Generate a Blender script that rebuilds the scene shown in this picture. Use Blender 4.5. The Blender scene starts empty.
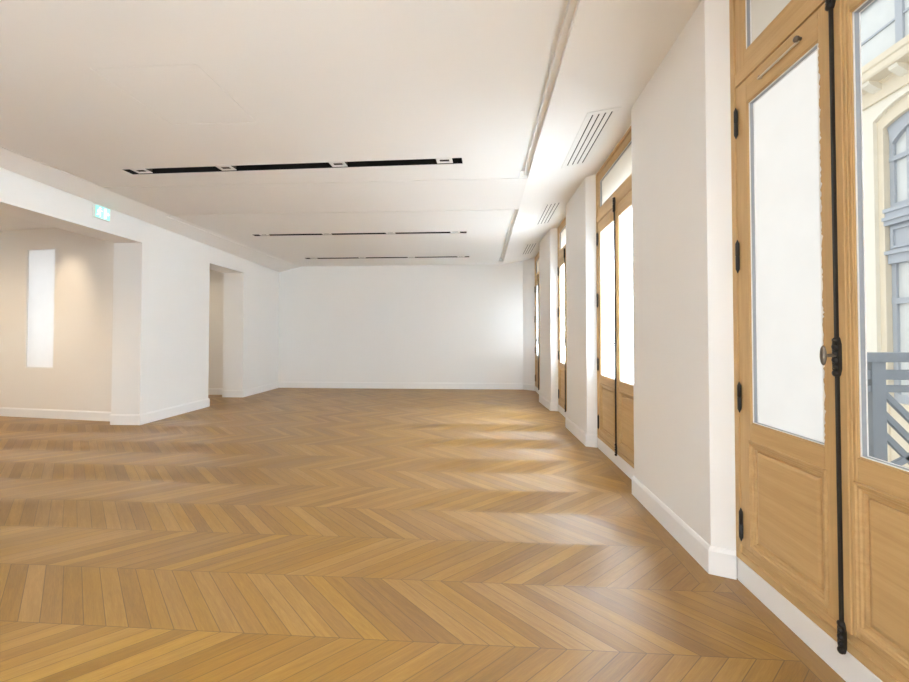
import bpy, bmesh, math, random
from mathutils import Vector, Matrix
random.seed(7)
SC = bpy.context.scene
COL = SC.collection
PI = math.pi

# ------------------------------------------------------------------ materials
def new_mat(name):
    m = bpy.data.materials.new(name); m.use_nodes = True
    nt = m.node_tree
    for n in list(nt.nodes): nt.nodes.remove(n)
    out = nt.nodes.new('ShaderNodeOutputMaterial')
    return m, nt, out

class NG:
    """tiny helper for writing node maths"""
    def __init__(s, nt): s.nt = nt
    def node(s, kind, **kw):
        n = s.nt.nodes.new(kind)
        for k, v in kw.items(): setattr(n, k, v)
        return n
    def put(s, sock, v):
        if isinstance(v, bpy.types.NodeSocket): s.nt.links.new(v, sock)
        elif v is not None: sock.default_value = v
    def m(s, op, a, b=None, c=None):
        n = s.node('ShaderNodeMath', operation=op)
        s.put(n.inputs[0], a); s.put(n.inputs[1], b); s.put(n.inputs[2], c)
        return n.outputs[0]
    def xyz(s, x, y, z):
        n = s.node('ShaderNodeCombineXYZ')
        s.put(n.inputs[0], x); s.put(n.inputs[1], y); s.put(n.inputs[2], z)
        return n.outputs[0]
    def noise(s, vec, scale, detail=3, rough=.55, dist=0):
        n = s.node('ShaderNodeTexNoise')
        s.put(n.inputs['Vector'], vec); n.inputs['Scale'].default_value = scale
        n.inputs['Detail'].default_value = detail; n.inputs['Roughness'].default_value = rough
        n.inputs['Distortion'].default_value = dist
        return n.outputs[0]
    def white(s, vec):
        n = s.node('ShaderNodeTexWhiteNoise', noise_dimensions='3D'); s.put(n.inputs['Vector'], vec)
        return n.outputs[0]
    def ramp(s, f, stops):
        n = s.node('ShaderNodeValToRGB'); s.put(n.inputs[0], f)
        e = n.color_ramp.elements
        while len(e) < len(stops): e.new(.5)
        for i, (p, c) in enumerate(stops): e[i].position = p; e[i].color = (*c, 1)
        return n.outputs[0]
    def mix(s, f, a, b, mode='MIX'):
        n = s.node('ShaderNodeMix', data_type='RGBA', blend_type=mode)
        s.put(n.inputs[0], f); s.put(n.inputs[6], a); s.put(n.inputs[7], b)
        return n.outputs[2]
    def bsdf(s, out, color=None, rough=.5, spec=.5, metal=0, **kw):
        b = s.node('ShaderNodeBsdfPrincipled')
        if isinstance(color, tuple): color = (*color, 1)
        s.put(b.inputs['Base Color'], color); s.put(b.inputs['Roughness'], rough)
        b.inputs['Specular IOR Level'].default_value = spec; b.inputs['Metallic'].default_value = metal
        for k, v in kw.items(): s.put(b.inputs[k], v)
        s.nt.links.new(b.outputs[0], out.inputs[0])
        return b
    def bump(s, h, strength=.2, dist=.002):
        n = s.node('ShaderNodeBump'); n.inputs['Strength'].default_value = strength
        n.inputs['Distance'].default_value = dist; s.put(n.inputs['Height'], h)
        return n.outputs[0]

def paint(name, col, rough=.6, var=.012, spec=.3):
    m, nt, out = new_mat(name); g = NG(nt)
    tc = g.node('ShaderNodeTexCoord').outputs['Object']
    n = g.noise(tc, 1.3, 3)
    k = g.m('ADD', g.m('MULTIPLY', n, 2*var), 1-var)
    c = g.mix(1.0, (*col, 1), g.xyz(k, k, k), 'MULTIPLY')
    fine = g.noise(tc, 160, 2)
    g.bsdf(out, c, rough, spec, Normal=g.bump(fine, .05, .001))
    return m

def plain(name, col, rough=.45, spec=.5, metal=0, scale=40, var=.06):
    m, nt, out = new_mat(name); g = NG(nt)
    tc = g.node('ShaderNodeTexCoord').outputs['Object']
    n = g.noise(tc, scale, 3)
    k = g.m('ADD', g.m('MULTIPLY', n, 2*var), 1-var)
    c = g.mix(1.0, (*col, 1), g.xyz(k, k, k), 'MULTIPLY')
    g.bsdf(out, c, rough, spec, metal)
    return m

def oak(name, along):
    """pale varnished oak, grain running along local axis `along`"""
    m, nt, out = new_mat(name); g = NG(nt)
    tc = g.node('ShaderNodeTexCoord').outputs['Object']
    mp = g.node('ShaderNodeMapping'); g.put(mp.inputs[0], tc)
    s = [26., 26., 26.]; s[along] = 1.1
    mp.inputs['Scale'].default_value = s
    v = mp.outputs[0]
    a = g.noise(v, 1.0, 4, .6, .6)
    mp2 = g.node('ShaderNodeMapping'); g.put(mp2.inputs[0], tc)
    s2 = [170., 170., 170.]; s2[along] = 6.
    mp2.inputs['Scale'].default_value = s2
    b = g.noise(mp2.outputs[0], 1.0, 2, .6)
    f = g.m('ADD', g.m('MULTIPLY', a, .72), g.m('MULTIPLY', b, .28))
    c = g.ramp(f, [(.26, (.465, .292, .122)), (.5, (.545, .355, .158)), (.74, (.61, .415, .20))])
    g.bsdf(out, c, .42, .35, Normal=g.bump(b, .10, .001))
    return m

def parquet():
    m, nt, out = new_mat('chevron_oak_parquet'); g = NG(nt)
    geo = g.node('ShaderNodeNewGeometry')
    sep = g.node('ShaderNodeSeparateXYZ'); g.put(sep.inputs[0], geo.outputs['Position'])
    X, Y = sep.outputs[0], sep.outputs[1]
    x = g.m('SUBTRACT', X, g.m('MULTIPLY', Y, .012))
    y = g.m('ADD', g.m('ADD', Y, g.m('MULTIPLY', X, .012)), .004)
    ROW, PITCH, PH = .5, .1137, -2.791 + .030
    d = g.m('PINGPONG', g.m('SUBTRACT', y, 2.5), ROW)      # distance from the odd row joints
    s = g.m('SUBTRACT', x, d)
    rowf = g.m('DIVIDE', y, ROW); row = g.m('FLOOR', rowf)
    pf = g.m('DIVIDE', g.m('SUBTRACT', s, PH), PITCH); pl = g.m('FLOOR', pf)
    par = g.m('MODULO', g.m('ADD', row, 200.0), 2.0)       # 1 for rows leaning the other way
    sgn = g.m('SUBTRACT', g.m('MULTIPLY', par, 2.0), 1.0)  # +1 in odd rows
    # coordinates across / along a board
    along = g.m('MULTIPLY', g.m('ADD', g.m('MULTIPLY', x, sgn), y), .7071)
    across = g.m('MULTIPLY', g.m('SUBTRACT', g.m('MULTIPLY', x, 1.0), g.m('MULTIPLY', y, sgn)), .7071)
    # joints
    pe = g.m('PINGPONG', pf, .5)                            # 0 at the edge of a board
    pe = g.m('MULTIPLY', pe, PITCH*.7071)
    re_ = g.m('MULTIPLY', g.m('PINGPONG', rowf, .5), ROW)
    # border plank along the window wall
    thr = 1.215
    for (a, b) in ((1.30, 2.565), (4.08, 5.56), (6.90, 8.23), (9.75, 11.35), (-2.9, -.4)):
        inside = g.m('MULTIPLY', g.m('GREATER_THAN', Y, a), g.m('LESS_THAN', Y, b))
        thr = g.m('ADD', thr, g.m('MULTIPLY', inside, .14))
    bd = g.m('SUBTRACT', X, thr)
    border = g.m('GREATER_THAN', bd, 0.0)
    bdd = g.m('ABSOLUTE', bd)
    nb = g.m('SUBTRACT', 1.0, border)
    big = g.m('MULTIPLY', border, 1.0)
    edge = g.m('MINIMUM', g.m('ADD', g.m('MINIMUM', pe, re_), big), bdd)
    mr = g.node('ShaderNodeMapRange', interpolation_type='SMOOTHSTEP')
    g.put(mr.inputs['Value'], edge); mr.inputs['From Min'].default_value = .0006; mr.inputs['From Max'].default_value = .0025
    mr.inputs['To Min'].default_value = 1; mr.inputs['To Max'].default_value = 0
    gap = mr.outputs[0]
    idv = g.xyz(g.m('ADD', g.m('MULTIPLY', pl, nb), g.m('MULTIPLY', border, 777.5)), g.m('MULTIPLY', row, nb), 3.3)
    r1 = g.white(idv)
    r2 = g.white(g.xyz(g.m('ADD', pl, 91.7), row, 8.1))
    # grain
    aw = g.m('ADD', g.m('MULTIPLY', across, nb), g.m('MULTIPLY', X, border))
    al = g.m('ADD', g.m('MULTIPLY', along, nb), g.m('MULTIPLY', Y, border))
    gv = g.xyz(g.m('MULTIPLY', aw, 34.), g.m('ADD', g.m('MULTIPLY', al, 2.2), g.m('MULTIPLY', r1, 60.)), g.m('MULTIPLY', r2, 9.))
    g1 = g.noise(gv, 1.0, 4, .6, .9)
    fv = g.xyz(g.m('MULTIPLY', aw, 260.), g.m('MULTIPLY', al, 14.), r1)
    g2 = g.noise(fv, 1.0, 2, .6)
    f = g.m('ADD', g.m('ADD', g.m('ADD', g.m('MULTIPLY', r1, .30), -.02), g.m('MULTIPLY', g1, .48)), g.m('MULTIPLY', g2, .32))
    base = g.ramp(f, [(.22, (.165, .074, .011)), (.44, (.245, .117, .017)), (.60, (.297, .150, .024)), (.80, (.39, .213, .045))])
    hs = g.node('ShaderNodeHueSaturation'); g.put(hs.inputs['Color'], base)
    g.put(hs.inputs['Hue'], g.m('ADD', .499, g.m('MULTIPLY', r2, .003)))
    g.put(hs.inputs['Saturation'], g.m('ADD', .95, g.m('MULTIPLY', r2, .07)))
    c = g.mix(g.m('MULTIPLY', gap, .8), hs.outputs[0], (.07, .034, .012, 1))
    tang = g.xyz(g.m('MULTIPLY', sgn, .7071), .7071, 0.0)
    h = g.m('SUBTRACT', g.m('MULTIPLY', g2, .25), gap)
    rough = g.m('ADD', .40, g.m('MULTIPLY', r2, .02))
    b = g.bsdf(out, c, rough, .9, Normal=g.bump(h, .10, .0012))
    b.inputs['Anisotropic'].default_value = .74
    g.put(b.inputs['Tangent'], tang)
    return m

def clear_glass():
    m, nt, out = new_mat('clear_glass'); g = NG(nt)
    t = g.node('ShaderNodeBsdfTransparent'); t.inputs[0].default_value = (.96, .98, .98, 1)
    r = g.node('ShaderNodeBsdfGlossy'); r.inputs['Roughness'].default_value = .02
    lw = g.node('ShaderNodeLayerWeight'); lw.inputs[0].default_value = .5
    mx = g.node('ShaderNodeMixShader')
    g.put(mx.inputs[0], g.m('ADD', g.m('MULTIPLY', g.m('POWER', lw.outputs['Facing'], 5.0), .5), .012))
    g.put(mx.inputs[1], t.outputs[0]); g.put(mx.inputs[2], r.outputs[0])
    nt.links.new(mx.outputs[0], out.inputs[0])
    return m

def film(name, col):
    """white translucent protective film stuck over a window pane"""
    m, nt, out = new_mat(name); g = NG(nt)
    tc = g.node('ShaderNodeTexCoord').outputs['Object']
    n = g.noise(tc, 5, 3)
    k = g.m('ADD', g.m('MULTIPLY', n, .06), .94)
    c = g.mix(1.0, (*col, 1), g.xyz(k, k, k), 'MULTIPLY')
    t = g.node('ShaderNodeBsdfTranslucent'); g.put(t.inputs[0], c)
    d = g.node('ShaderNodeBsdfDiffuse'); g.put(d.inputs[0], c)
    mx = g.node('ShaderNodeMixShader'); mx.inputs[0].default_value = .18
    g.put(mx.inputs[1], t.outputs[0]); g.put(mx.inputs[2], d.outputs[0])
    nt.links.new(mx.outputs[0], out.inputs[0])
    return m

def glow(name, col, strength):
    m, nt, out = new_mat(name); g = NG(nt)
    b = g.bsdf(out, col, .5, .3)
    b.inputs['Emission Color'].default_value = (*col, 1); b.inputs['Emission Strength'].default_value = strength
    return m

M = dict(
    wall=paint('white_wall_paint', (.84, .835, .82)),
    ceil=paint('white_ceiling_paint', (.83, .82, .80), .8),
    skirt=paint('white_satin_trim_paint', (.85, .845, .835), .4, .006, .4),
    taupe=paint('taupe_groove_darkening', (.66, .60, .53), .7),  # taupe colour makes the ceiling groove faces darker than the white around them
    cove=paint('warm_white_paint', (.83, .80, .75), .7),
    floor=parquet(),
    oak=oak('oak_vertical_grain', 2), oakh=oak('oak_horizontal_grain', 1),
    iron=plain('blackened_iron', (.022, .019, .016), .42, .5, .3),
    bronze=plain('dull_bronze', (.20, .165, .13), .38, .5, .6),
    brass=plain('pale_brushed_metal', (.72, .66, .54), .35, .5, .5),
    gasket=plain('white_gasket', (.86, .86, .85), .5, .3),
    alu=plain('grey_aluminium_spacer', (.33, .35, .38), .45, .5, .2),
    glass=clear_glass(),
    film=film('white_film', (.93, .925, .915)),
    film2=film('cream_film', (.64, .585, .505)),
    tape=plain('torn_white_film_edge', (.82, .79, .74), .6, .3),
    black=plain('matt_black', (.010, .009, .008), .7, .2),
    white=plain('white_lacquer', (.80, .79, .77), .4, .4, 0, 20, .02),
    lens=plain('grey_lamp_glass', (.12, .11, .10), .15, .6),
    signbody=plain('pale_plastic', (.70, .74, .71), .5, .4),
    sign=glow('backlit_green', (.30, .72, .64), .75),
    signw=glow('backlit_white', (.85, 1.0, .97), 1.1),
    stone=plain('cream_limestone', (.72, .645, .52), .85, .2, 0, 3, .06),
    stone2=plain('pale_limestone', (.78, .74, .65), .85, .2, 0, 3, .05),
    slate=plain('grey_painted_joinery', (.40, .43, .48), .5, .4, 0, 6, .04),
    fglass=plain('dull_reflecting_glass', (.62, .64, .64), .12, .6, 0, 2, .10),
    railm=plain('grey_painted_metal', (.215, .235, .265), .5, .4, 0, 10, .05),
    asphalt=plain('pale_asphalt', (.34, .33, .32), .9, .2, 0, 4, .1),
    concrete=plain('pale_concrete', (.58, .57, .55), .9, .2, 0, 5, .08),
    lightpanel=None,
)

# ------------------------------------------------------------------ mesh builder
class MB:
    def __init__(s): s.v, s.f, s.mi, s.sm = [], [], [], []
    def add(s, vs, fs, mi=0, smooth=False):
        o = len(s.v); s.v += [tuple(p) for p in vs]
        for f in fs: s.f.append([i+o for i in f]); s.mi.append(mi); s.sm.append(smooth)
    def box(s, x0, x1, y0, y1, z0, z1, mi=0):
        if x0 > x1: x0, x1 = x1, x0
        if y0 > y1: y0, y1 = y1, y0
        if z0 > z1: z0, z1 = z1, z0
        v = [(x, y, z) for z in (z0, z1) for y in (y0, y1) for x in (x0, x1)]
        s.add(v, [(0,2,3,1),(4,5,7,6),(0,1,5,4),(2,6,7,3),(0,4,6,2),(1,3,7,5)], mi)
    def pane(s, x0, x1, y0, y1, z0, z1):
        """glass sheet (slot 1) whose room side (slot 0) carries the film"""
        v = [(x, y, z) for z in (z0, z1) for y in (y0, y1) for x in (x0, x1)]
        s.add(v, [(0,4,6,2)], 0); s.add(v, [(0,2,3,1),(4,5,7,6),(0,1,5,4),(2,6,7,3),(1,3,7,5)], 1)
    def prism(s, pts, z0, z1, mi=0):
        """pts: counter-clockwise polygon in xy, z0/z1 numbers or per-vertex lists"""
        n = len(pts)
        a = z0 if isinstance(z0, (list, tuple)) else [z0]*n
        b = z1 if isinstance(z1, (list, tuple)) else [z1]*n
        v = [(p[0], p[1], a[i]) for i, p in enumerate(pts)] + [(p[0], p[1], b[i]) for i, p in enumerate(pts)]
        f = [list(range(n))[::-1], [i+n for i in range(n)]]
        f += [(i, (i+1) % n, (i+1) % n+n, i+n) for i in range(n)]
        s.add(v, f, mi)
    def prism_x(s, pts, x0, x1, mi=0):
        """pts: polygon in (y,z), extruded along x"""
        n = len(pts)
        v = [(x0, p[0], p[1]) for p in pts] + [(x1, p[0], p[1]) for p in pts]
        f = [list(range(n))[::-1], [i+n for i in range(n)]]
        f += [(i, (i+1) % n, (i+1) % n+n, i+n) for i in range(n)]
        s.add(v, f, mi)
    def prism_y(s, pts, y0, y1, mi=0):
        n = len(pts)
        v = [(p[0], y0, p[1]) for p in pts] + [(p[0], y1, p[1]) for p in pts]
        f = [list(range(n)), [i+n for i in range(n)][::-1]]
        f += [(i+n, (i+1) % n+n, (i+1) % n, i) for i in range(n)]
        s.add(v, f, mi)
    def ring(s, y0, y1, z0, z1, w, x0, x1, mi=0, mih=None):
        """rectangular frame in the yz plane, bars w wide inwards"""
        mih = mi if mih is None else mih
        s.box(x0, x1, y0, y0+w, z0, z1, mi); s.box(x0, x1, y1-w, y1, z0, z1, mi)
        s.box(x0, x1, y0+w, y1-w, z0, z0+w, mih); s.box(x0, x1, y0+w, y1-w, z1-w, z1, mih)
    def steps(s, y0, y1, z0, z1, prof, mi=0):
        """concentric rectangles in the yz plane; prof = (inset, x); facing -x"""
        vs, fs = [], []
        for (i, x) in prof:
            vs += [(x, y0+i, z0+i), (x, y1-i, z0+i), (x, y1-i, z1-i), (x, y0+i, z1-i)]
        for k in range(len(prof)-1):
            for j in range(4):
                a, b = k*4+j, k*4+(j+1) % 4
                fs.append((a, a+4, b+4, b))
        k = (len(prof)-1)*4
        fs.append((k, k+3, k+2, k+1))
        s.add(vs, fs, mi)
    def tube(s, p, q, r, n=12, mi=0, r2=None):
        p, q = Vector(p), Vector(q); d = (q-p).normalized()
        a = d.orthogonal().normalized(); b = d.cross(a)
        r2 = r if r2 is None else r2
        vs = [p+(a*math.cos(t)+b*math.sin(t))*r for t in [2*PI*i/n for i in range(n)]]
        vs += [q+(a*math.cos(t)+b*math.sin(t))*r2 for t in [2*PI*i/n for i in range(n)]]
        s.add(vs, [(i, (i+1) % n, (i+1) % n+n, i+n) for i in range(n)], mi, True)
        s.add(vs[:n], [list(range(n))[::-1]], mi); s.add(vs[n:], [list(range(n))], mi)
    def lathe(s, o, axis, prof, n=16, mi=0, sx=1.0, sy=1.0):
        """prof = (distance along axis, radius); sx, sy squash the section"""
        o, d = Vector(o), Vector(axis).normalized()
        a = Vector((0, 0, 1)) if abs(d.z) < .9 else Vector((0, 1, 0))
        a = (a-d*a.dot(d)).normalized(); b = d.cross(a)
        vs, fs = [], []
        for (h, r) in prof:
            for i in range(n):
                t = 2*PI*i/n
                vs.append(o+d*h+a*math.cos(t)*r*sx+b*math.sin(t)*r*sy)
        for k in range(len(prof)-1):
            for i in range(n):
                j = (i+1) % n
                fs.append((k*n+i, k*n+j, (k+1)*n+j, (k+1)*n+i))
        s.add(vs, fs, mi, True)
        s.add(vs[:n], [list(range(n))[::-1]], mi); s.add(vs[-n:], [list(range(n))], mi)
    def build(s, name, mats, parent=None, bevel=0, fix=True):
        me = bpy.data.meshes.new(name)
        me.from_pydata(s.v, [], s.f)
        mats = mats if isinstance(mats, (list, tuple)) else [mats]
        for m in mats: me.materials.append(m)
        me.polygons.foreach_set('material_index', s.mi)
        me.polygons.foreach_set('use_smooth', s.sm)
        me.update()
        if fix:
            bm = bmesh.new(); bm.from_mesh(me)
            bmesh.ops.recalc_face_normals(bm, faces=bm.faces)
            bm.to_mesh(me); bm.free()
        o = bpy.data.objects.new(name, me); COL.objects.link(o)
        if parent: o.parent = parent
        if bevel:
            b = o.modifiers.new('edge', 'BEVEL'); b.width = bevel; b.segments = 2
            b.limit_method = 'ANGLE'; b.angle_limit = math.radians(40)
        return o

def empty(name, loc, rz=0):
    o = bpy.data.objects.new(name, None); COL.objects.link(o)
    o.location = loc; o.rotation_euler = (0, 0, rz); o.empty_display_size = .1
    return o
def tag(o, label, cat, group=None, kind=None):
    o['label'] = label; o['category'] = cat
    if group: o['group'] = group
    if kind: o['kind'] = kind
    return o
def struct(o, label, cat, group=None): return tag(o, label, cat, group, 'structure')
def copy_tree(o, parent=None):
    c = o.copy(); COL.objects.link(c)
    if parent: c.parent = parent
    for ch in list(o.children): copy_tree(ch, c)
    return c

# ------------------------------------------------------------------ plan
YB, YF = -3.0, 11.65                       # wall behind the camera, far wall
def XL(y): return -5.33-.031*(y-6.6)       # face of the left wall
LT = .47                                   # its thickness
ZC = 3.29

# floor
f = MB(); f.prism([(-9.6, YB), (1.50, YB), (1.50, YF+.05), (-9.6, YF+.05)], -.12, 0)
struct(f.build('floor', M['floor']), 'honey oak chevron parquet floor running the length of the room', 'floor')

# ceiling: one slab whose underside falls to the left wall and rises to the windows
def ceil_z(x):
    return ZC if x < .567 else ZC+(x-.567)*.159
cm = MB()
prof = [(-5.48, None), (-4.86, ZC), (.567, ZC), (1.32, ceil_z(1.32)), (1.47, ceil_z(1.47)), (1.87, ceil_z(1.47))]
def zl(y): return 3.235-.0135*(y-4.5)      # ceiling height on the left wall
ys = (YB-.2, YF+.25)
vs = []
for y in ys:
    for (x, z) in prof:
        if z is None:
            k = (ZC-zl(y))/(-4.86-XL(y)); z = ZC-k*(-4.86-x)
        vs.append((x, y, z))
    vs += [(1.87, y, 3.85), (-5.48, y, 3.85)]
n = len(prof)+2
fs = [list(range(n)), [i+n for i in range(n)][::-1]] + [(i+n, (i+1) % n+n, (i+1) % n, i) for i in range(n)]
cm.add(vs, fs)
ceil = cm.build('ceiling', M['ceil'])
struct(ceil, 'white suspended ceiling with two shallow rectangular coffers and three long lamp slots', 'ceiling')
cuts = []
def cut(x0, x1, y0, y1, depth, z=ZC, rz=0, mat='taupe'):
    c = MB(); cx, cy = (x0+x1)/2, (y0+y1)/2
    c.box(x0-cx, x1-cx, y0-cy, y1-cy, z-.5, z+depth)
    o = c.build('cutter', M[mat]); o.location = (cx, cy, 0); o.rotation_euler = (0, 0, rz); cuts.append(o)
GR0, GR1, GRM = .457, .564, .522
# coffer margins: a wider stepped groove on the window side, a thin shadow gap on the others
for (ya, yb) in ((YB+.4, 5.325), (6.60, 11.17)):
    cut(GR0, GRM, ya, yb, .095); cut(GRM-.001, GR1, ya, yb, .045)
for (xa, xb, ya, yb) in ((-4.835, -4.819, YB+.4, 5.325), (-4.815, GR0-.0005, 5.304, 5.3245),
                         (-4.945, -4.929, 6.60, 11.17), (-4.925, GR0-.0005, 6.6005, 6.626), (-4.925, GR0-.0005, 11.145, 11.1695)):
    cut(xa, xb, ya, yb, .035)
SLOTS = [(-2.150, 4.785, 3.90, .165, -.0245, (-1.775, -.745, .565, 1.755)),
         (-2.270, 8.005, 4.02, .135, 0, (-1.80, -.60, .60, 1.80)),
         (-2.275, 10.46, 4.00, .150, 0, (-1.80, -.60, .60, 1.80))]
for (cx, cy, L, W, rz, sp) in SLOTS: cut(cx-L/2, cx+L/2, cy-W/2, cy+W/2, .13, ZC, rz, 'ceil')
HATCH = (-2.78, -1.99, 2.935, 3.775)
cut(HATCH[0], HATCH[1], HATCH[2], HATCH[3], .03, ZC, 0, 'ceil')
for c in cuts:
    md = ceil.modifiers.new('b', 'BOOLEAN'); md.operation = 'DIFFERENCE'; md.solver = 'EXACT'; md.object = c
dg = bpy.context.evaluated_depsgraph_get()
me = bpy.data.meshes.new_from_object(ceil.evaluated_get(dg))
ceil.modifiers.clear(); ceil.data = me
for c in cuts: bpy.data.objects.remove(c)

# left wall: wide opening (y 0.8 .. 6.6) and a doorway (y 8.42 .. 9.75)
w = MB()
def lpiece(y0, y1, z0, z1):
    w.prism([(XL(y0)-LT, y0), (XL(y0), y0), (XL(y1), y1), (XL(y1)-LT, y1)], z0, z1)
lpiece(YB-.2, .8, 0, 3.6); lpiece(.8, 6.6, 2.862, 3.6); lpiece(6.6, 8.42, 0, 3.6)
lpiece(8.42, 9.75, 2.845, 3.6); lpiece(9.75, YF+.25, 0, 3.6)
struct(w.build('wall_left', M['wall']), 'white left wall with a wide square opening and a narrow doorway', 'wall')

# far wall
w = MB(); w.box(-9.6, 1.87, YF, YF+.25, 0, 3.6)
struct(w.build('wall_far', M['wall']), 'plain white end wall closing the room', 'wall')

# wall behind the camera, with one big unglazed opening added to let in fill light
w = MB()
w.box(-9.6, -5.0, YB-.2, YB, 0, 3.6); w.box(.9, 1.87, YB-.2, YB, 0, 3.6)
w.box(-5.0, .9, YB-.2, YB, 2.95, 3.6); w.box(-5.0, .9, YB-.2, YB, 0, .15)
struct(w.build('wall_near', M['wall']), 'white wall behind the viewpoint with a broad opening added for fill light', 'wall')

# window wall
XO = 1.87
WIN = [(1.460, 1.925, .705), (1.455, 4.860, .750), (1.440, 7.600, .700), (1.390, 10.670, .735)]   # x of leaf face, centre y, half width
w = MB()
def pier(xn, yn, xf, yf, xa, ya, xb, yb):
    """room face (xn,yn)-(xf,yf); reveals reach the frames at (xa,ya) and (xb,yb)"""
    w.prism([(xn, yn), (xa, ya), (XO, ya), (XO, yb), (xb, yb), (xf, yf)], 0, 3.6)
def edge(i, s): return WIN[i][0]-.008, WIN[i][1]+s*WIN[i][2]
PIERS = [((1.338, -.30), (1.338, 1.16), (1.452, -.30), edge(0, -1)),
         ((1.338, 2.680), (1.338, 3.968), edge(0, 1), edge(1, -1)),
         ((1.332, 5.663), (1.306, 6.828), edge(1, 1), edge(2, -1)),
         ((1.304, 8.343), (1.248, 9.473), edge(2, 1), edge(3, -1))]
for (a, b, c, d) in PIERS: pier(*a, *b, *c, *d)
xe, ye = edge(3, 1)
w.prism([(1.105, YF), (xe, ye), (XO, ye), (XO, YF)], 0, 3.6)
w.box(1.338, XO, YB, -2.94, 0, 3.6)
for i, (xw, yc, hw) in enumerate(WIN):
    w.box(xw+.004, XO, yc-hw, yc+hw, 0, .125); w.box(xw-.006, XO, yc-hw, yc+hw, 3.42, 3.6)
w.box(1.46, XO, -2.94, -.30, 0, .125); w.box(1.46, XO, -2.94, -.30, 3.42, 3.6)
struct(w.build('wall_right', M['wall']), 'white window wall of square piers between four tall French windows', 'wall')

# side room behind the left wall
w = MB(); w.prism([(-9.6, 7.40), (-5.825, 6.84), (-5.825, 7.04), (-9.6, 7.60)], 0, 3.5)
side = w.build('wall_rear', M['cove'])
struct(side, 'warm white wall of the side room with a tall narrow bright window', 'wall')
c = MB(); c.prism([(-7.850, 6.7), (-7.240, 6.7), (-7.240, 7.6), (-7.850, 7.6)], .845, 2.888)
co = c.build('cutter', M['cove'])
md = side.modifiers.new('b', 'BOOLEAN'); md.operation = 'DIFFERENCE'; md.solver = 'EXACT'; md.object = co
dg = bpy.context.evaluated_depsgraph_get()
me = bpy.data.meshes.new_from_object(side.evaluated_get(dg)); side.modifiers.clear(); side.data = me
bpy.data.objects.remove(co)
w = MB(); w.box(-7.9, -5.84, 10.17, 10.35, 0, 3.5)
struct(w.build('wall_passage', M['cove']), 'cream wall seen through the narrow doorway', 'wall')
w = MB(); w.box(-8.1, -7.9, 7.3, YF, 0, 3.5)
struct(w.build('wall_inner', M['cove']), 'cream wall at the hidden end of the passage', 'wall')
w = MB(); w.box(-9.8, -9.6, YB-.2, YF+.25, 0, 3.6)
struct(w.build('wall_side', M['cove']), 'warm white outer wall of the side room', 'wall')
w = MB(); w.prism([(-9.6, YB), (-5.30, YB), (-5.60, YF), (-9.6, YF)], 3.245, 3.5)
struct(w.build('ceiling_side', M['ceil']), 'lower white ceiling of the side room beyond the wide opening', 'ceiling')

# frosted slit window of the side room
REAR = -(7.40-6.84)/(9.6-5.825)
def y_rear(x): return 6.84+REAR*(x+5.825)
win = empty('window_5', (-7.5475, y_rear(-7.545)+.030, 1.8665), math.atan(REAR))
struct(win, 'tall narrow white frosted slit window in the side room wall', 'window')
hw_, hz_ = .3075, 1.0205
p = MB(); v8 = (-hw_+.012, hw_-.012, -hz_+.012, hz_-.012)
p.add([(v8[0], -.004, v8[2]), (v8[1], -.004, v8[2]), (v8[1], -.004, v8[3]), (v8[0], -.004, v8[3])], [(0, 1, 2, 3)])
p.build('frosted_pane', M['film'], win)
p = MB()
for a in (-1, 1):
    p.box(a*hw_, a*(hw_-.014), -.02, .02, -hz_, hz_); p.box(-hw_+.014, hw_-.014, -.02, .02, a*hz_, a*(hz_-.014))
p.build('window_frame', M['white'], win)

# ------------------------------------------------------------------ baseboards
def baseboard(name, path, label, h=.165, t=.020, closed_ends=True, group=None):
    """path: points on the wall face, room on the right-hand side of travel"""
    P = [Vector(p) for p in path]
    nrm = []
    for i in range(len(P)-1):
        d = (P[i+1]-P[i]).normalized(); nrm.append(Vector((d.y, -d.x)))
    prof = [(-.004, 0), (t, 0), (t, h-.022), (t*.62, h-.006), (t*.38, h), (-.004, h)]
    vs, fs = [], []
    for i, p in enumerate(P):
        if i == 0: o = nrm[0]
        elif i == len(P)-1: o = nrm[-1]
        else:
            o = (nrm[i-1]+nrm[i]).normalized(); o = o/max(.3, o.dot(nrm[i]))
        for (q, z) in prof: vs.append((p.x+o.x*q, p.y+o.y*q, z))
    m_ = len(prof)
    for i in range(len(P)-1):
        for j in range(m_):
            a, b = i*m_+j, i*m_+(j+1) % m_
            fs.append((a, b, b+m_, a+m_))
    fs.append(list(range(m_))); fs.append([len(vs)-m_+j for j in range(m_)][::-1])
    mb = MB(); mb.add(vs, fs)
    return struct(mb.build(name, M['skirt']), label, 'baseboard', group)

y1, y2 = 6.6, 8.42
baseboard('baseboard_left', [(XL(y1)-LT, y1), (XL(y1), y1), (XL(y2), y2), (XL(y2)-LT, y2)][::1],
          'white skirting wrapping the wall block between the wide opening and the doorway')
y3 = 9.75
baseboard('baseboard_left', [(XL(y3)-LT, y3), (XL(y3), y3), (XL(YF-.001), YF-.001)],
          'white skirting on the left wall from the narrow doorway to the far corner')
baseboard('baseboard_far', [(XL(YF)+.021, YF), (1.085, YF)], 'long white skirting along the foot of the far end wall')
baseboard('baseboard_right', [(1.105, YF), (xe-.002, ye+.002)], 'short white skirting in the far corner beside the last French window', .155)
LB = ['white skirting around the pier beside the viewpoint', 'white skirting around the widest, closest window pier',
      'white skirting around the second window pier along the room', 'white skirting around the narrow-looking last window pier']
for i, (a, b, c, d) in enumerate(PIERS):
    if i == 0: path = [(1.452, 1.218), b, a, (1.452, -.298)]
    else: path = [d, b, a, c]
    baseboard('baseboard_right', path, LB[i], .155)
baseboard('baseboard_rear', [(-9.59, y_rear(-9.59)), (-5.85, y_rear(-5.85))], 'cream skirting below the slit window in the side room', .15)
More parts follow.
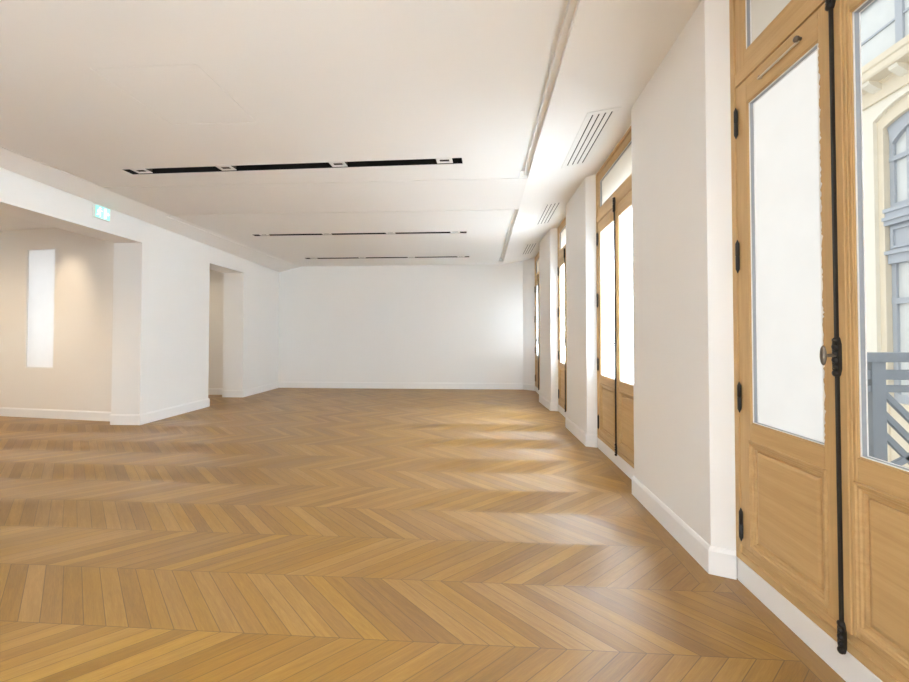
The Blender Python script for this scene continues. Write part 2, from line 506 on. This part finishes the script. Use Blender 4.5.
baseboard('baseboard_passage', [(-7.88, 10.17), (-5.86, 10.17)], 'cream skirting glimpsed through the narrow doorway', .15)
# white plinths under the window frames
PL = ['white plinth strip under the closest French window', 'white plinth strip under the second French window',
      'white plinth strip under the third French window', 'white plinth strip under the last French window']
for i, (xw, yc, hw) in enumerate(WIN):
    b = MB(); b.box(xw-.010, xw+.03, yc-hw+.012, yc+hw-.012, 0, .124)
    struct(b.build('trim_%d' % (i+1), M['skirt'], bevel=.003), PL[i], 'trim')

# ------------------------------------------------------------------ French windows
WOOD = [M['oak'], M['oakh']]
WLAB = ['closest tall oak French window, with clear glass in its right leaf and a railing beyond',
        'second oak French window along the wall, both leaves filmed white',
        'third oak French window, a narrow oak strip between two white piers',
        'farthest oak French window, a thin sliver by the far end wall']
def hinge(y, z0, z1, parent):
    b = MB(); zc = (z0+z1)/2; h = (z1-z0)/2
    b.lathe((-.011, y, z0), (0, 0, 1), [(0, .0015), (.012, .006), (.022, .0105), (.03, .0105), (h-.002, .0105), (h, .0075), (h+.002, .0105),
            (2*h-.03, .0105), (2*h-.022, .0105), (2*h-.012, .006), (2*h, .0015)], 10)
    return b.build('hinge', M['iron'], parent)

def leaf(root, s, hw, clear):
    """s = +1 far leaf, -1 near leaf; y measured from the meeting line"""
    yo = s*(hw-.040); yi = -.014 if s > 0 else -.020
    a, bq = min(yo, yi), max(yo, yi)
    g_o, g_i = s*(hw-.140), s*(.050 if s > 0 else .111)
    ga, gb = min(g_o, g_i), max(g_o, g_i)
    Z0, Z1, GB, GT, PB, PT = .206, 2.798, .905, 2.665, .245, .800
    m = MB()
    T0, T1 = 0.0, .042
    m.box(T0, T1, min(yo, g_o), max(yo, g_o), Z0, Z1, 0)
    m.box(T0, T1, min(yi, g_i), max(yi, g_i), Z0, Z1, 0)
    m.box(T0, T1, ga, gb, GT, Z1, 1)
    m.box(T0, T1, ga, gb, PT, GB, 1)
    m.box(T0, T1, ga, gb, Z0, PB, 1)
    lf = m.build('leaf', WOOD, root, bevel=.003)
    # glazing bead
    m = MB()
    b = MB(); b.ring(ga, gb, GB, GT, .006, .003, .0095, 0, 1); b.build('glazing_bead', WOOD, lf, bevel=.002)
    b = MB(); b.ring(ga, gb, GB, GT, .009, .010, .0135); b.ring(ga, gb, GB, GT, .011, .0315, .0355)
    b.build('glazing_gasket', M['gasket'], lf)
    b = MB(); b.ring(ga, gb, GB, GT, .009, .014, .031); b.build('spacer_bar', M['alu'], lf)
    b = MB(); b.pane(.0365, .0400, ga+.0112, gb-.0112, GB+.0112, GT-.0112)
    gp = b.build('glass_pane', [M['glass'] if clear else M['film'], M['glass']], lf)
    gp['label'] = 'clear glass pane' if clear else 'white filmed glass pane'
    # lower panel with stepped moulding and raised field
    b = MB()
    py0, py1 = min(g_o, g_i), max(g_o, g_i)
    py0, py1 = ga+.0005, gb-.0005
    b.steps(py0-.012, py1+.012, PB-.012, PT+.012, [(0, .004), (0, -.005), (.004, -.009), (.009, -.009), (.014, -.004), (.022, -.003), (.026, .004), (.036, .005),
             (.041, .016), (.049, .017), (.052, .008), (.066, .004)], 1)
    b.build('lower_panel', WOOD, lf, fix=False)
    for (z0, z1) in ((2.500, 2.680), (1.735, 1.925), (.950, 1.125), (.235, .420)):
        hinge(yo-.018, z0, z1, lf)
    return lf

def french_window(i, xw, yc, hw):
    root = empty('window_%d' % (i+1), (xw, yc, 0))
    struct(root, WLAB[i], 'window', None)
    J = .040
    m = MB()
    X0, X1 = -.008, .085
    m.box(X0, X1, hw-J, hw, .125, 3.42, 0); m.box(X0, X1, -hw, -hw+J, .125, 3.42, 0)
    m.box(X0, X1, -hw+J, hw-J, 3.38, 3.42, 1)
    m.box(X0, X1, -hw+J, hw-J, .125, .165, 1)
    m.box(.004, X1, -hw+J, hw-J, .165, .203, 1)
    m.box(-.006, X1, -hw+J, hw-J, 2.802, 2.876, 1)
    m.build('window_frame', WOOD, root, bevel=.003)
    # transom light
    y0, y1, z0, z1 = -hw+J+.003, hw-J-.003, 2.879, 3.377
    m = MB(); m.ring(y0, y1, z0, z1, .080, .0, .042, 0, 1)
    ts = m.build('transom_sash', WOOD, root, bevel=.003)
    a = .080
    b = MB(); b.ring(y0+a, y1-a, z0+a, z1-a, .006, .003, .0095, 0, 1); b.build('glazing_bead', WOOD, ts, bevel=.002)
    b = MB(); b.ring(y0+a, y1-a, z0+a, z1-a, .009, .010, .0135); b.ring(y0+a, y1-a, z0+a, z1-a, .011, .0315, .0355)
    b.build('glazing_gasket', M['gasket'], ts)
    b = MB(); b.ring(y0+a, y1-a, z0+a, z1-a, .009, .014, .031); b.build('spacer_bar', M['alu'], ts)
    b = MB(); q = a+.0112; b.pane(.0365, .0400, y0+q, y1-q, z0+q, z1-q)
    b.build('glass_pane', [M['film2'], M['glass']], ts)['label'] = 'cream translucent pane'
    far = leaf(root, 1, hw, False)
    near = leaf(root, -1, hw, i == 0)
    # cover strip on the near leaf
    m = MB(); m.box(-.012, -.0005, -.086, -.024, .206, 2.798, 0); m.box(-.006, -.0005, -.100, -.086, .206, 2.798, 0)
    m.build('cover_strip', WOOD, near, bevel=.003)
    # espagnolette bolt
    yr = -.048
    m = MB(); m.tube((-.023, yr, .20), (-.023, yr, 2.76), .0048, 10); m.box(-.021, -.011, yr-.004, yr+.004, .20, 2.76)
    bolt = m.build('espagnolette_rod', M['iron'], root)
    def cast(name, z0, z1, wd, dp):
        c = MB()
        n_ = max(3, int(round((z1-z0)/.028)))
        prof_ = [(yr-wd*.6, z0+.006), (yr-wd*.3, z0), (yr+wd*.3, z0), (yr+wd*.6, z0+.006), (yr+wd, z0+.03), (yr+wd, z1-.03),
                 (yr+wd*.6, z1-.006), (yr+wd*.3, z1), (yr-wd*.3, z1), (yr-wd*.6, z1-.006), (yr-wd, z1-.03), (yr-wd, z0+.03)]
        c.prism_x(prof_, -.012-dp*.55, -.0115)
        for k_ in range(n_):
            zc = z0+(k_+.5)*(z1-z0)/n_
            rr = wd*(.88 if k_ % 2 == 0 else .62)
            c.lathe((-.012-dp*.5, yr, zc), (-1, 0, 0), [(0, rr), (dp*.25, rr*.92), (dp*.42, rr*.6), (dp*.5, rr*.12)], 10)
        return c.build(name, M['iron'], bolt)
    cast('bolt_keeper', 2.725, 2.880, .019, .026)
    cast('bolt_keeper', .108, .238, .016, .022)
    cast('bolt_case', 1.215, 1.375, .017, .024)
    k_ = MB()
    k_.tube((-.02, yr, 1.300), (-.062, yr, 1.300), .0065, 10)
    k_.lathe((-.059, yr, 1.300), (-1, 0, 0), [(0, .006), (.004, .024), (.009, .038), (.013, .041), (.018, .036), (.022, .020), (.024, .003)], 20, 0, 1.0, .34)
    k_.build('turn_handle', M['bronze'], bolt)['label'] = 'dull bronze oval turn handle'
    if i == 0:
        # slim stay with a knob on the top rail, and torn film along the glazing edge
        m = MB(); m.tube((-.010, .150, 2.728), (-.010, .445, 2.728), .0055, 10)
        m.box(-.008, .002, .425, .441, 2.722, 2.734)
        st = m.build('casement_stay', M['brass'], far)
        m = MB(); m.lathe((.0, .150, 2.737), (-1, 0, 0), [(0, .008), (.010, .008), (.014, .013), (.024, .014), (.030, .009), (.032, .002)], 14)
        m.lathe((.0, .452, 2.742), (-1, 0, 0), [(0, .007), (.003, .007), (.005, .003)], 10)
        m.build('stay_knob', M['bronze'], st)
        pts_o, z = [], .93
        vs, fs = [], []
        rnd = random.Random(3)
        while z < 2.655:
            vs += [(-.0012, .0535, z), (-.0012, .050-rnd.uniform(.000, .008)-(.006 if rnd.random() < .18 else 0), z)]
            z += rnd.uniform(.004, .016)
        for q in range(len(vs)//2-1): fs.append((2*q, 2*q+2, 2*q+3, 2*q+1))
        m = MB(); m.add(vs, fs)
        e = m.build('torn_film_edge', M['tape'], far)
        so = e.modifiers.new('thick', 'SOLIDIFY'); so.thickness = .0006; so.offset = -1
    return root
for i, (xw, yc, hw) in enumerate(WIN): french_window(i, xw, yc, hw)

# unseen filmed window behind the viewpoint, added to light the left wall and ceiling
w6 = empty('window_6', (1.60, -1.62, 1.7725))
struct(w6, 'added unseen filmed window behind the viewpoint, for fill light', 'window')
q = MB(); q.ring(-1.32, 1.32, -1.6475, 1.6475, .09, -.03, .04); q.build('window_frame', M['oak'], w6)
q = MB(); q.pane(0, .004, -1.23, 1.23, -1.557, 1.557); q.build('glass_pane', [M['film'], M['glass']], w6)

# ------------------------------------------------------------------ ceiling lamp slots
SLAB = ['nearest and widest black lamp slot in the ceiling, with four square white spots',
        'middle black lamp slot, inside the second ceiling coffer and longer than the one behind it',
        'farthest thin black lamp slot, just in front of the end wall']
for (cx, cy, L, W, rz, sp), lab in zip(SLOTS, SLAB):
    root = empty('recessed_light_slot', (cx, cy, ZC), rz)
    tag(root, lab, 'ceiling light', 'black lamp slots in the ceiling')
    h = MB(); e = .002
    x0, x1, a0, a1 = -L/2+e, L/2-e, -W/2+e, W/2-e
    t = .004; D = .122
    h.box(x0, x1, a0, a1, D-t, D)
    h.box(x0, x1, a0, a0+t, 0.001, D-t); h.box(x0, x1, a1-t, a1, 0.001, D-t)
    h.box(x0, x0+t, a0+t, a1-t, 0.001, D-t); h.box(x1-t, x1, a0+t, a1-t, 0.001, D-t)
    h.build('housing', M['black'], root)
    tr = MB(); b_ = .007
    tr.box(-L/2-b_, L/2+b_, -W/2-b_, -W/2, -.003, .0); tr.box(-L/2-b_, L/2+b_, W/2, W/2+b_, -.003, .0)
    tr.box(-L/2-b_, -L/2, -W/2, W/2, -.003, .0); tr.box(L/2, L/2+b_, -W/2, W/2, -.003, .0)
    tr.build('trim_frame', M['white'], root)
    for s_ in sp:
        q = MB(); hx, hy = .088, W/2-.012
        ox, oy = .052, hy*.42
        zb, zt = .004, .012
        q.box(s_-hx, s_-ox, -hy, hy, zb, zt); q.box(s_+ox, s_+hx, -hy, hy, zb, zt)
        q.box(s_-ox, s_+ox, -hy, -oy, zb, zt); q.box(s_-ox, s_+ox, oy, hy, zb, zt)
        sf = q.build('spot', M['white'], root, bevel=.003)
        q = MB(); q.lathe((s_, 0, .040), (0, 0, -1), [(0, .030), (.016, .032), (.022, .024), (.024, .004)], 16)
        q.box(s_-hx+.004, s_+hx-.004, -hy+.004, hy-.004, .0225, .05)
        q.build('lamp', M['lens'], sf)

# ------------------------------------------------------------------ linear air vents on the sloping margin
VLAB = ['closest four-slot white air vent in the ceiling margin above the second window',
        'middle four-slot white air vent in the ceiling margin above the third window',
        'farthest small-looking four-slot white air vent above the last window']
VENTS = [(1.082, 4.530), (1.082, 7.190), (1.092, 10.040)]
def make_vent():
    root = empty('air_vent', (0, 0, 0))
    L, W, T = 1.235, .300, .006
    s0 = .102
    bars = [(-W/2, -s0)]
    m = MB(); sw, pitch = .013, .0575
    xs = [-s0+k*pitch+.009 for k in range(4)]
    edges_ = [-W/2]
    for x in xs: edges_ += [x, x+sw]
    edges_.append(W/2)
    for k in range(0, len(edges_), 2): m.box(edges_[k], edges_[k+1], -L/2+.035, L/2-.035, -T, -.0005)
    m.box(-W/2, W/2, -L/2-.02, -L/2+.035, -T, -.0005); m.box(-W/2, W/2, L/2-.035, L/2+.02, -T, -.0005)
    m.build('face_plate', M['white'], root, bevel=.002)
    m = MB(); m.box(-W/2+.02, W/2-.02, -L/2+.03, L/2-.03, -.0025, -.0003); m.build('dark_duct', M['black'], root)
    return root
pv = make_vent()
for k, (vx, vy) in enumerate(VENTS):
    o = pv if k == 0 else copy_tree(pv)
    o.location = (vx, vy, ceil_z(vx)-.001); o.rotation_euler = (0, -math.atan(.159), 0)
    tag(o, VLAB[k], 'air vent', 'air vents in the ceiling margin')

# ceiling access hatch
hx0, hx1, hy0, hy1 = HATCH
m = MB(); g_ = .0045; m.box(hx0+g_, hx1-g_, hy0+g_, hy1-g_, ZC, ZC+.018)
tag(m.build('access_hatch', M['ceil'], bevel=.001), 'square white access hatch flush in the ceiling, outlined by a hairline gap', 'hatch')

# ------------------------------------------------------------------ exit sign on the left wall
ez = 3.105
es = empty('exit_sign', (XL(5.80)+.002, 5.80, ez), math.atan(.031))
tag(es, 'small glowing green and white emergency exit sign high on the left wall', 'sign')
m = MB(); m.box(0, .035, -.128, .128, -.090, .090); m.build('sign_case', M['signbody'], es, bevel=.006)
m = MB(); m.box(.0352, .039, -.118, .118, -.080, .080); m.build('sign_face', M['sign'], es)
m = MB(); X0, X1 = .0392, .0405
def limb(p, q, wd):
    p, q = Vector(p), Vector(q); d = (q-p).normalized(); nn = Vector((-d.y, d.x))*wd/2
    m.prism_x([tuple(p-nn), tuple(p+nn), tuple(q+nn), tuple(q-nn)], X0, X1)
hd = [(-.045+.015*math.cos(t), .052+.015*math.sin(t)) for t in [2*PI*j/14 for j in range(14)]]
m.prism_x(hd, X0, X1)
limb((-.050, .036), (-.062, -.012), .026); limb((-.050, .030), (-.022, .014), .012); limb((-.022, .014), (-.008, .026), .011)
limb((-.054, .028), (-.084, .020), .012); limb((-.084, .020), (-.090, -.002), .011)
limb((-.060, -.010), (-.040, -.036), .014); limb((-.040, -.036), (-.046, -.066), .013)
limb((-.064, -.010), (-.078, -.040), .014); limb((-.078, -.040), (-.106, -.046), .012)
m.prism_x([(.020, -.066), (.020, .066), (.058, .066), (.058, -.066)], X0, X1)
limb((.066, 0), (.092, 0), .018); m.prism_x([(.086, -.024), (.112, 0), (.086, .024)], X0, X1)
m.build('pictogram', M['signw'], es)['label'] = 'white running figure, doorway and arrow'

# ------------------------------------------------------------------ outside: balcony
m = MB(); m.box(XO+.002, 3.16, .7, 2.92, -.12, .06)
struct(m.build('floor_balcony', M['concrete']), 'pale balcony slab outside the closest French window', 'balcony')
rail = empty('balcony_railing', (2.20, 2.80, .06))
tag(rail, 'grey balcony railing with crossed bars outside the closest window', 'railing')
def rb(name, fn):
    q = MB(); fn(q); return q.build(name, M['railm'], rail, bevel=.004)
rb('post', lambda q: q.box(.125, .205, -.03, .03, 0, 1.215))
rb('post', lambda q: q.box(.84, .91, -.03, .03, 0, 1.215))
rb('handrail', lambda q: q.box(-.30, .94, -.045, .045, 1.165, 1.222))
rb('rail', lambda q: q.box(-.30, .90, -.022, .022, 1.060, 1.118))
rb('rail', lambda q: q.box(-.30, .90, -.022, .022, .985, 1.026))
rb('rail', lambda q: q.box(-.30, .90, -.022, .022, .085, .130))
def dbar(x0, z0, x1, z1, wd=.036):
    q = MB(); d = Vector((x1-x0, z1-z0)).normalized(); nn = Vector((-d.y, d.x))*wd/2
    P = [(x0-nn.x, z0-nn.y), (x1-nn.x, z1-nn.y), (x1+nn.x, z1+nn.y), (x0+nn.x, z0+nn.y)]
    q.prism_y(P, -.013, .013); return q.build('diagonal_bar', M['railm'], rail, bevel=.003)
dbar(.205, .985, .84, .320); dbar(.205, .860, .84, .195); dbar(.205, .735, .79, .125)
dbar(.205, .520, .84, .860); dbar(.205, .400, .84, .740)
fr = empty('balcony_railing', (3.08, .78, .06))
tag(fr, 'grey front railing along the outer edge of the balcony', 'railing')
q = MB(); q.box(-.03, .03, 0, 1.90, 1.165, 1.222); q.build('handrail', M['railm'], fr, bevel=.004)
q = MB(); q.box(-.02, .02, 0, 1.90, .085, .130); q.build('rail', M['railm'], fr)
for j in range(16):
    q = MB(); q.tube((0, .06+j*.12, .13), (0, .06+j*.12, 1.165), .008, 8); q.build('baluster', M['railm'], fr)

# ------------------------------------------------------------------ outside: facade across the street
FX = 14.0
m = MB(); m.box(XO, FX+.4, -10, 45, -9.3, -9.0)
struct(m.build('ground_street', M['asphalt']), 'pale street surface far below between the buildings', 'street')
bld = empty('opposite_building', (FX, 14.97, -9.0))
tag(bld, 'cream stone building with grey arched windows across the street', 'building')
Z = lambda z: z+9.0
PER, HW = 3.90, 1.27
bays = [-2, -1, 0, 1, 2, 3]
def arch(hw, zs, zt, n=12):
    r = (hw*hw+(zt-zs)**2)/(2*(zt-zs)); cz = zt-r; a0 = math.asin(hw/r)
    return [(r*math.sin(a), cz+r*math.cos(a)) for a in [a0-2*a0*k/n for k in range(n+1)]]
HS = HW+.22                                   # recessed surround half width
wm = MB()
lo, hi = bays[0]*PER-PER/2, bays[-1]*PER+PER/2
for b in bays:
    c = b*PER
    wm.box(0, 6, c-PER/2, c-HS, 0, Z(9.66)); wm.box(0, 6, c+HS, c+PER/2, 0, Z(9.66))
    ar = arch(HS, Z(9.05), Z(9.45))
    for k in range(len(ar)-1):
        (a1_, z1_), (a2_, z2_) = ar[k], ar[k+1]
        wm.prism_x([(c+a1_, z1_), (c+a2_, z2_), (c+a2_, Z(9.66)), (c+a1_, Z(9.66))], 0, 6)
wm.build('stone_wall', M['stone2'], bld)
wm = MB()
for b in bays:
    c = b*PER; x0 = .14
    wm.box(x0, 5.9, c-HS, c-HW, 0, Z(8.72)); wm.box(x0, 5.9, c+HW, c+HS, 0, Z(8.72))
    wm.prism_x([(c+HW, Z(8.72)), (c+HS, Z(8.72)), (c+HS, Z(9.05))], x0, 5.9); wm.prism_x([(c-HW, Z(8.72)), (c-HS, Z(9.05)), (c-HS, Z(8.72))], x0, 5.9)
    ar = arch(HW, Z(8.72), Z(8.98)); n_ = len(ar)
    tp = arch(HS, Z(9.05), Z(9.45), n_-1)
    for k in range(n_-1):
        (a1_, z1_), (a2_, z2_) = ar[k], ar[k+1]
        (b1_, w1_), (b2_, w2_) = tp[k], tp[k+1]
        wm.prism_x([(c+a1_, z1_), (c+a2_, z2_), (c+b2_, w2_), (c+b1_, w1_)], x0, 5.9)
wm.build('window_surround', M['stone'], bld)
co = MB()
pr = [(0, 9.66), (-.10, 9.66), (-.10, 9.80), (-.03, 9.84), (-.03, 10.22), (-.12, 10.26), (-.12, 10.30), (-.52, 10.36), (-.55, 10.42), (-.55, 10.62),
      (-.60, 10.66), (-.62, 10.86), (-.50, 10.90), (.5, 10.98), (.5, 9.66)]
co.prism_y([(x, Z(z)) for x, z in pr], lo, hi); co.build('cornice', M['stone'], bld)
for j in range(22):
    q = MB(); yy = lo+.5+j*1.05
    q.prism_y([(-.02, Z(10.02)), (-.14, Z(10.06)), (-.42, Z(10.24)), (-.46, Z(10.355)), (-.02, Z(10.355))], yy-.16, yy+.16)
    q.build('bracket', M['stone2'], bld)
for b in bays:
    c = b*PER
    g0, g1 = c-HW+.002, c+HW-.002
    ar = arch(HW-.004, Z(8.72), Z(8.975)); ai = arch(HW-.16, Z(8.10), Z(8.60))
    q = MB()
    X0, X1 = .34, .48
    for k in range(len(ar)-1):
        q.prism_x([(c+ar[k][0], ar[k][1]), (c+ar[k+1][0], ar[k+1][1]), (c+ai[k+1][0], ai[k+1][1]), (c+ai[k][0], ai[k][1])], X0-.06, X1)
    q.box(X0, X1, g0, g0+.16, Z(6.02), Z(8.735)); q.box(X0, X1, g1-.16, g1, Z(6.02), Z(8.735))
    for yy in (-.62, 0, .62): q.box(X0+.02, X1, c+yy-.05, c+yy+.05, Z(5.9), Z(8.62))
    q.box(X0-.02, X1, g0, g1, Z(7.50), Z(7.66)); q.box(X0, X1, g0, g1, Z(5.84), Z(6.02))
    fr_ = q.build('arched_window', M['slate'], bld)
    q = MB(); q.prism_x([(c+HW-.1, Z(5.9)), *[(c+p, z) for p, z in ai], (c-HW+.1, Z(5.9))], X1-.05, X1-.03)
    q.build('pane', M['fglass'], fr_)
    q = MB(); e0, e1 = c-HW-.03, c+HW+.03
    q.box(.10, .6, e0, e1, Z(5.71), Z(5.84)); q.box(.15, .6, g0, g1, Z(5.54), Z(5.71)); q.box(.06, .6, e0, e1, Z(5.42), Z(5.54)); q.box(.13, .6, e0, e1, Z(5.26), Z(5.42))
    q.box(.30, .6, g0, g1, Z(4.36), Z(5.26))
    q.ring(c-HW+.10, c+HW-.10, Z(4.44), Z(5.18), .09, .24, .32)
    q.box(.12, .6, e0, e1, Z(4.24), Z(4.36)); q.box(.22, .6, g0, g1, Z(3.92), Z(4.24))
    q.build('spandrel', M['slate'], bld)
    q = MB()
    q.box(X0, X1, g0, g0+.16, Z(-.6), Z(3.92)); q.box(X0, X1, g1-.16, g1, Z(-.6), Z(3.92))
    for yy in (-.62, 0, .62): q.box(X0+.02, X1, c+yy-.05, c+yy+.05, Z(-.6), Z(3.92))
    q.box(X0-.02, X1, g0, g1, Z(2.52), Z(2.72)); q.box(X0, X1, g0, g1, Z(-.9), Z(-.6))
    lw_ = q.build('lower_window', M['slate'], bld)
    q = MB(); q.box(X1-.05, X1-.03, g0+.1, g1-.1, Z(-.6), Z(3.92)); q.build('pane', M['fglass'], lw_)
    q = MB(); q.box(.20, .6, g0, g1, 0, Z(-.9)); q.build('lower_wall', M['stone'], bld)
# glazed attic above the cornice
at = MB()
for j in range(13):
    yy = lo+.4+j*1.95
    at.box(-.05, .12, yy-.13, yy+.13, Z(10.96), Z(13.5)); 
at.box(-.10, .20, lo, hi, Z(13.3), Z(13.62)); at.box(-.02, .10, lo, hi, Z(12.1), Z(12.18)); at.box(-.22, .3, lo, hi, Z(13.62), Z(13.9))
an = at.build('attic_glazing', M['slate'], bld)
q = MB(); q.box(.03, .06, lo+.1, hi-.1, Z(10.96), Z(13.4)); q.build('pane', M['fglass'], an)

# ------------------------------------------------------------------ light
DAY, BACK_FILL, SKY = (25.0, 66.0, 6.0), 1.75, 1.46
SIDE_FILL = 31.0
world = bpy.data.worlds.new('overcast_sky'); SC.world = world; world.use_nodes = True
nt = world.node_tree; nt.nodes.clear(); g = NG(nt)
bg = g.node('ShaderNodeBackground'); wo = g.node('ShaderNodeOutputWorld')
tc = g.node('ShaderNodeTexCoord').outputs['Generated']
sp = g.node('ShaderNodeSeparateXYZ'); g.put(sp.inputs[0], tc)
c = g.ramp(g.m('ADD', g.m('MULTIPLY', sp.outputs[2], .5), .5), [(.45, (.62, .60, .58)), (.52, (1.0, .985, .96)), (1.0, (.93, .97, 1.0))])
g.put(bg.inputs[0], c); bg.inputs[1].default_value = SKY
nt.links.new(bg.outputs[0], wo.inputs[0])

def spot(name, loc, tgt, power, size, col, rad=.03, blend=.7):
    l = bpy.data.lights.new(name, 'SPOT'); l.energy = power; l.spot_size = math.radians(size); l.spot_blend = blend
    l.color = col; l.shadow_soft_size = rad
    o = bpy.data.objects.new(name, l); COL.objects.link(o); o.location = loc
    o.rotation_euler = (Vector(tgt)-Vector(loc)).to_track_quat('-Z', 'Y').to_euler()
    return o
def daylight(name, loc, tgt, sy, sz, rad, spread=180, col=(.78, .89, 1.0)):
    l = bpy.data.lights.new(name, 'AREA'); l.shape = 'RECTANGLE'; l.size = sy; l.size_y = sz
    l.energy = rad*PI*sy*sz; l.color = col; l.spread = math.radians(spread)
    o = bpy.data.objects.new(name, l); COL.objects.link(o); o.location = loc
    o.rotation_euler = (Vector(tgt)-Vector(loc)).to_track_quat('-Z', 'Y').to_euler()
    return o
for (xw, yc, hw), day in zip(WIN[1:], DAY):
    daylight('window_daylight', (XO+.20, yc, 1.42), (0, yc, 1.42), 2*hw+.1, 2.3, day, 110)
daylight('window_daylight', (XO+.25, -1.62, 1.6), (0, -1.62, 1.6), 2.6, 3.0, SIDE_FILL)  # added fill lamp shining through the unseen window behind the viewpoint
daylight('back_fill_light', (-2.05, YB-.5, 1.55), (-2.05, 5, 1.55), 5.8, 2.75, BACK_FILL)  # added fill lamp outside the opening in the wall behind the camera
daylight('slit_daylight', (-7.48, y_rear(-7.545)+.45, 1.86), (-7.545, 6, 1.86), .60, 2.0, 1.25)
WARM = (1.0, .80, .55)
spot('downlight_lamp', (-6.92, 6.15, 3.22), (-6.92, 7.0, 2.05), 36, 56, WARM, .03, 1.0)
spot('downlight_lamp', (-8.5, 5.2, 3.235), (-8.5, 6.2, 0), 130, 130, WARM, .1)
spot('downlight_lamp', (-7.0, 4.4, 3.235), (-7.0, 5.2, 0), 130, 130, WARM, .1)
spot('downlight_lamp', (-6.9, 8.9, 3.235), (-6.9, 9.2, 0), 60, 140, WARM, .1)

# ------------------------------------------------------------------ camera
cd = bpy.data.cameras.new('camera'); cam = bpy.data.objects.new('camera', cd); COL.objects.link(cam)
cam.location = (0, 0, 1.375)
cam.rotation_euler = (math.radians(90+1.15), 0, math.radians(3.4459))
cd.sensor_fit = 'HORIZONTAL'; cd.sensor_width = 36.0; cd.lens = 440.0/909*36.0
cd.shift_y = -12.83/909; cd.clip_start = .02; cd.clip_end = 200
SC.camera = cam
vs_ = SC.view_settings
SC.display_settings.display_device = 'sRGB'
vs_.view_transform = 'Standard'; vs_.look = 'None'; vs_.gamma = 1; vs_.use_curve_mapping = False
vs_.exposure = 0.32
cy = SC.cycles
cy.max_bounces = 14; cy.diffuse_bounces = 9; cy.glossy_bounces = 4; cy.transmission_bounces = 8; cy.transparent_max_bounces = 12
cy.sample_clamp_indirect = 12; cy.use_denoising = True
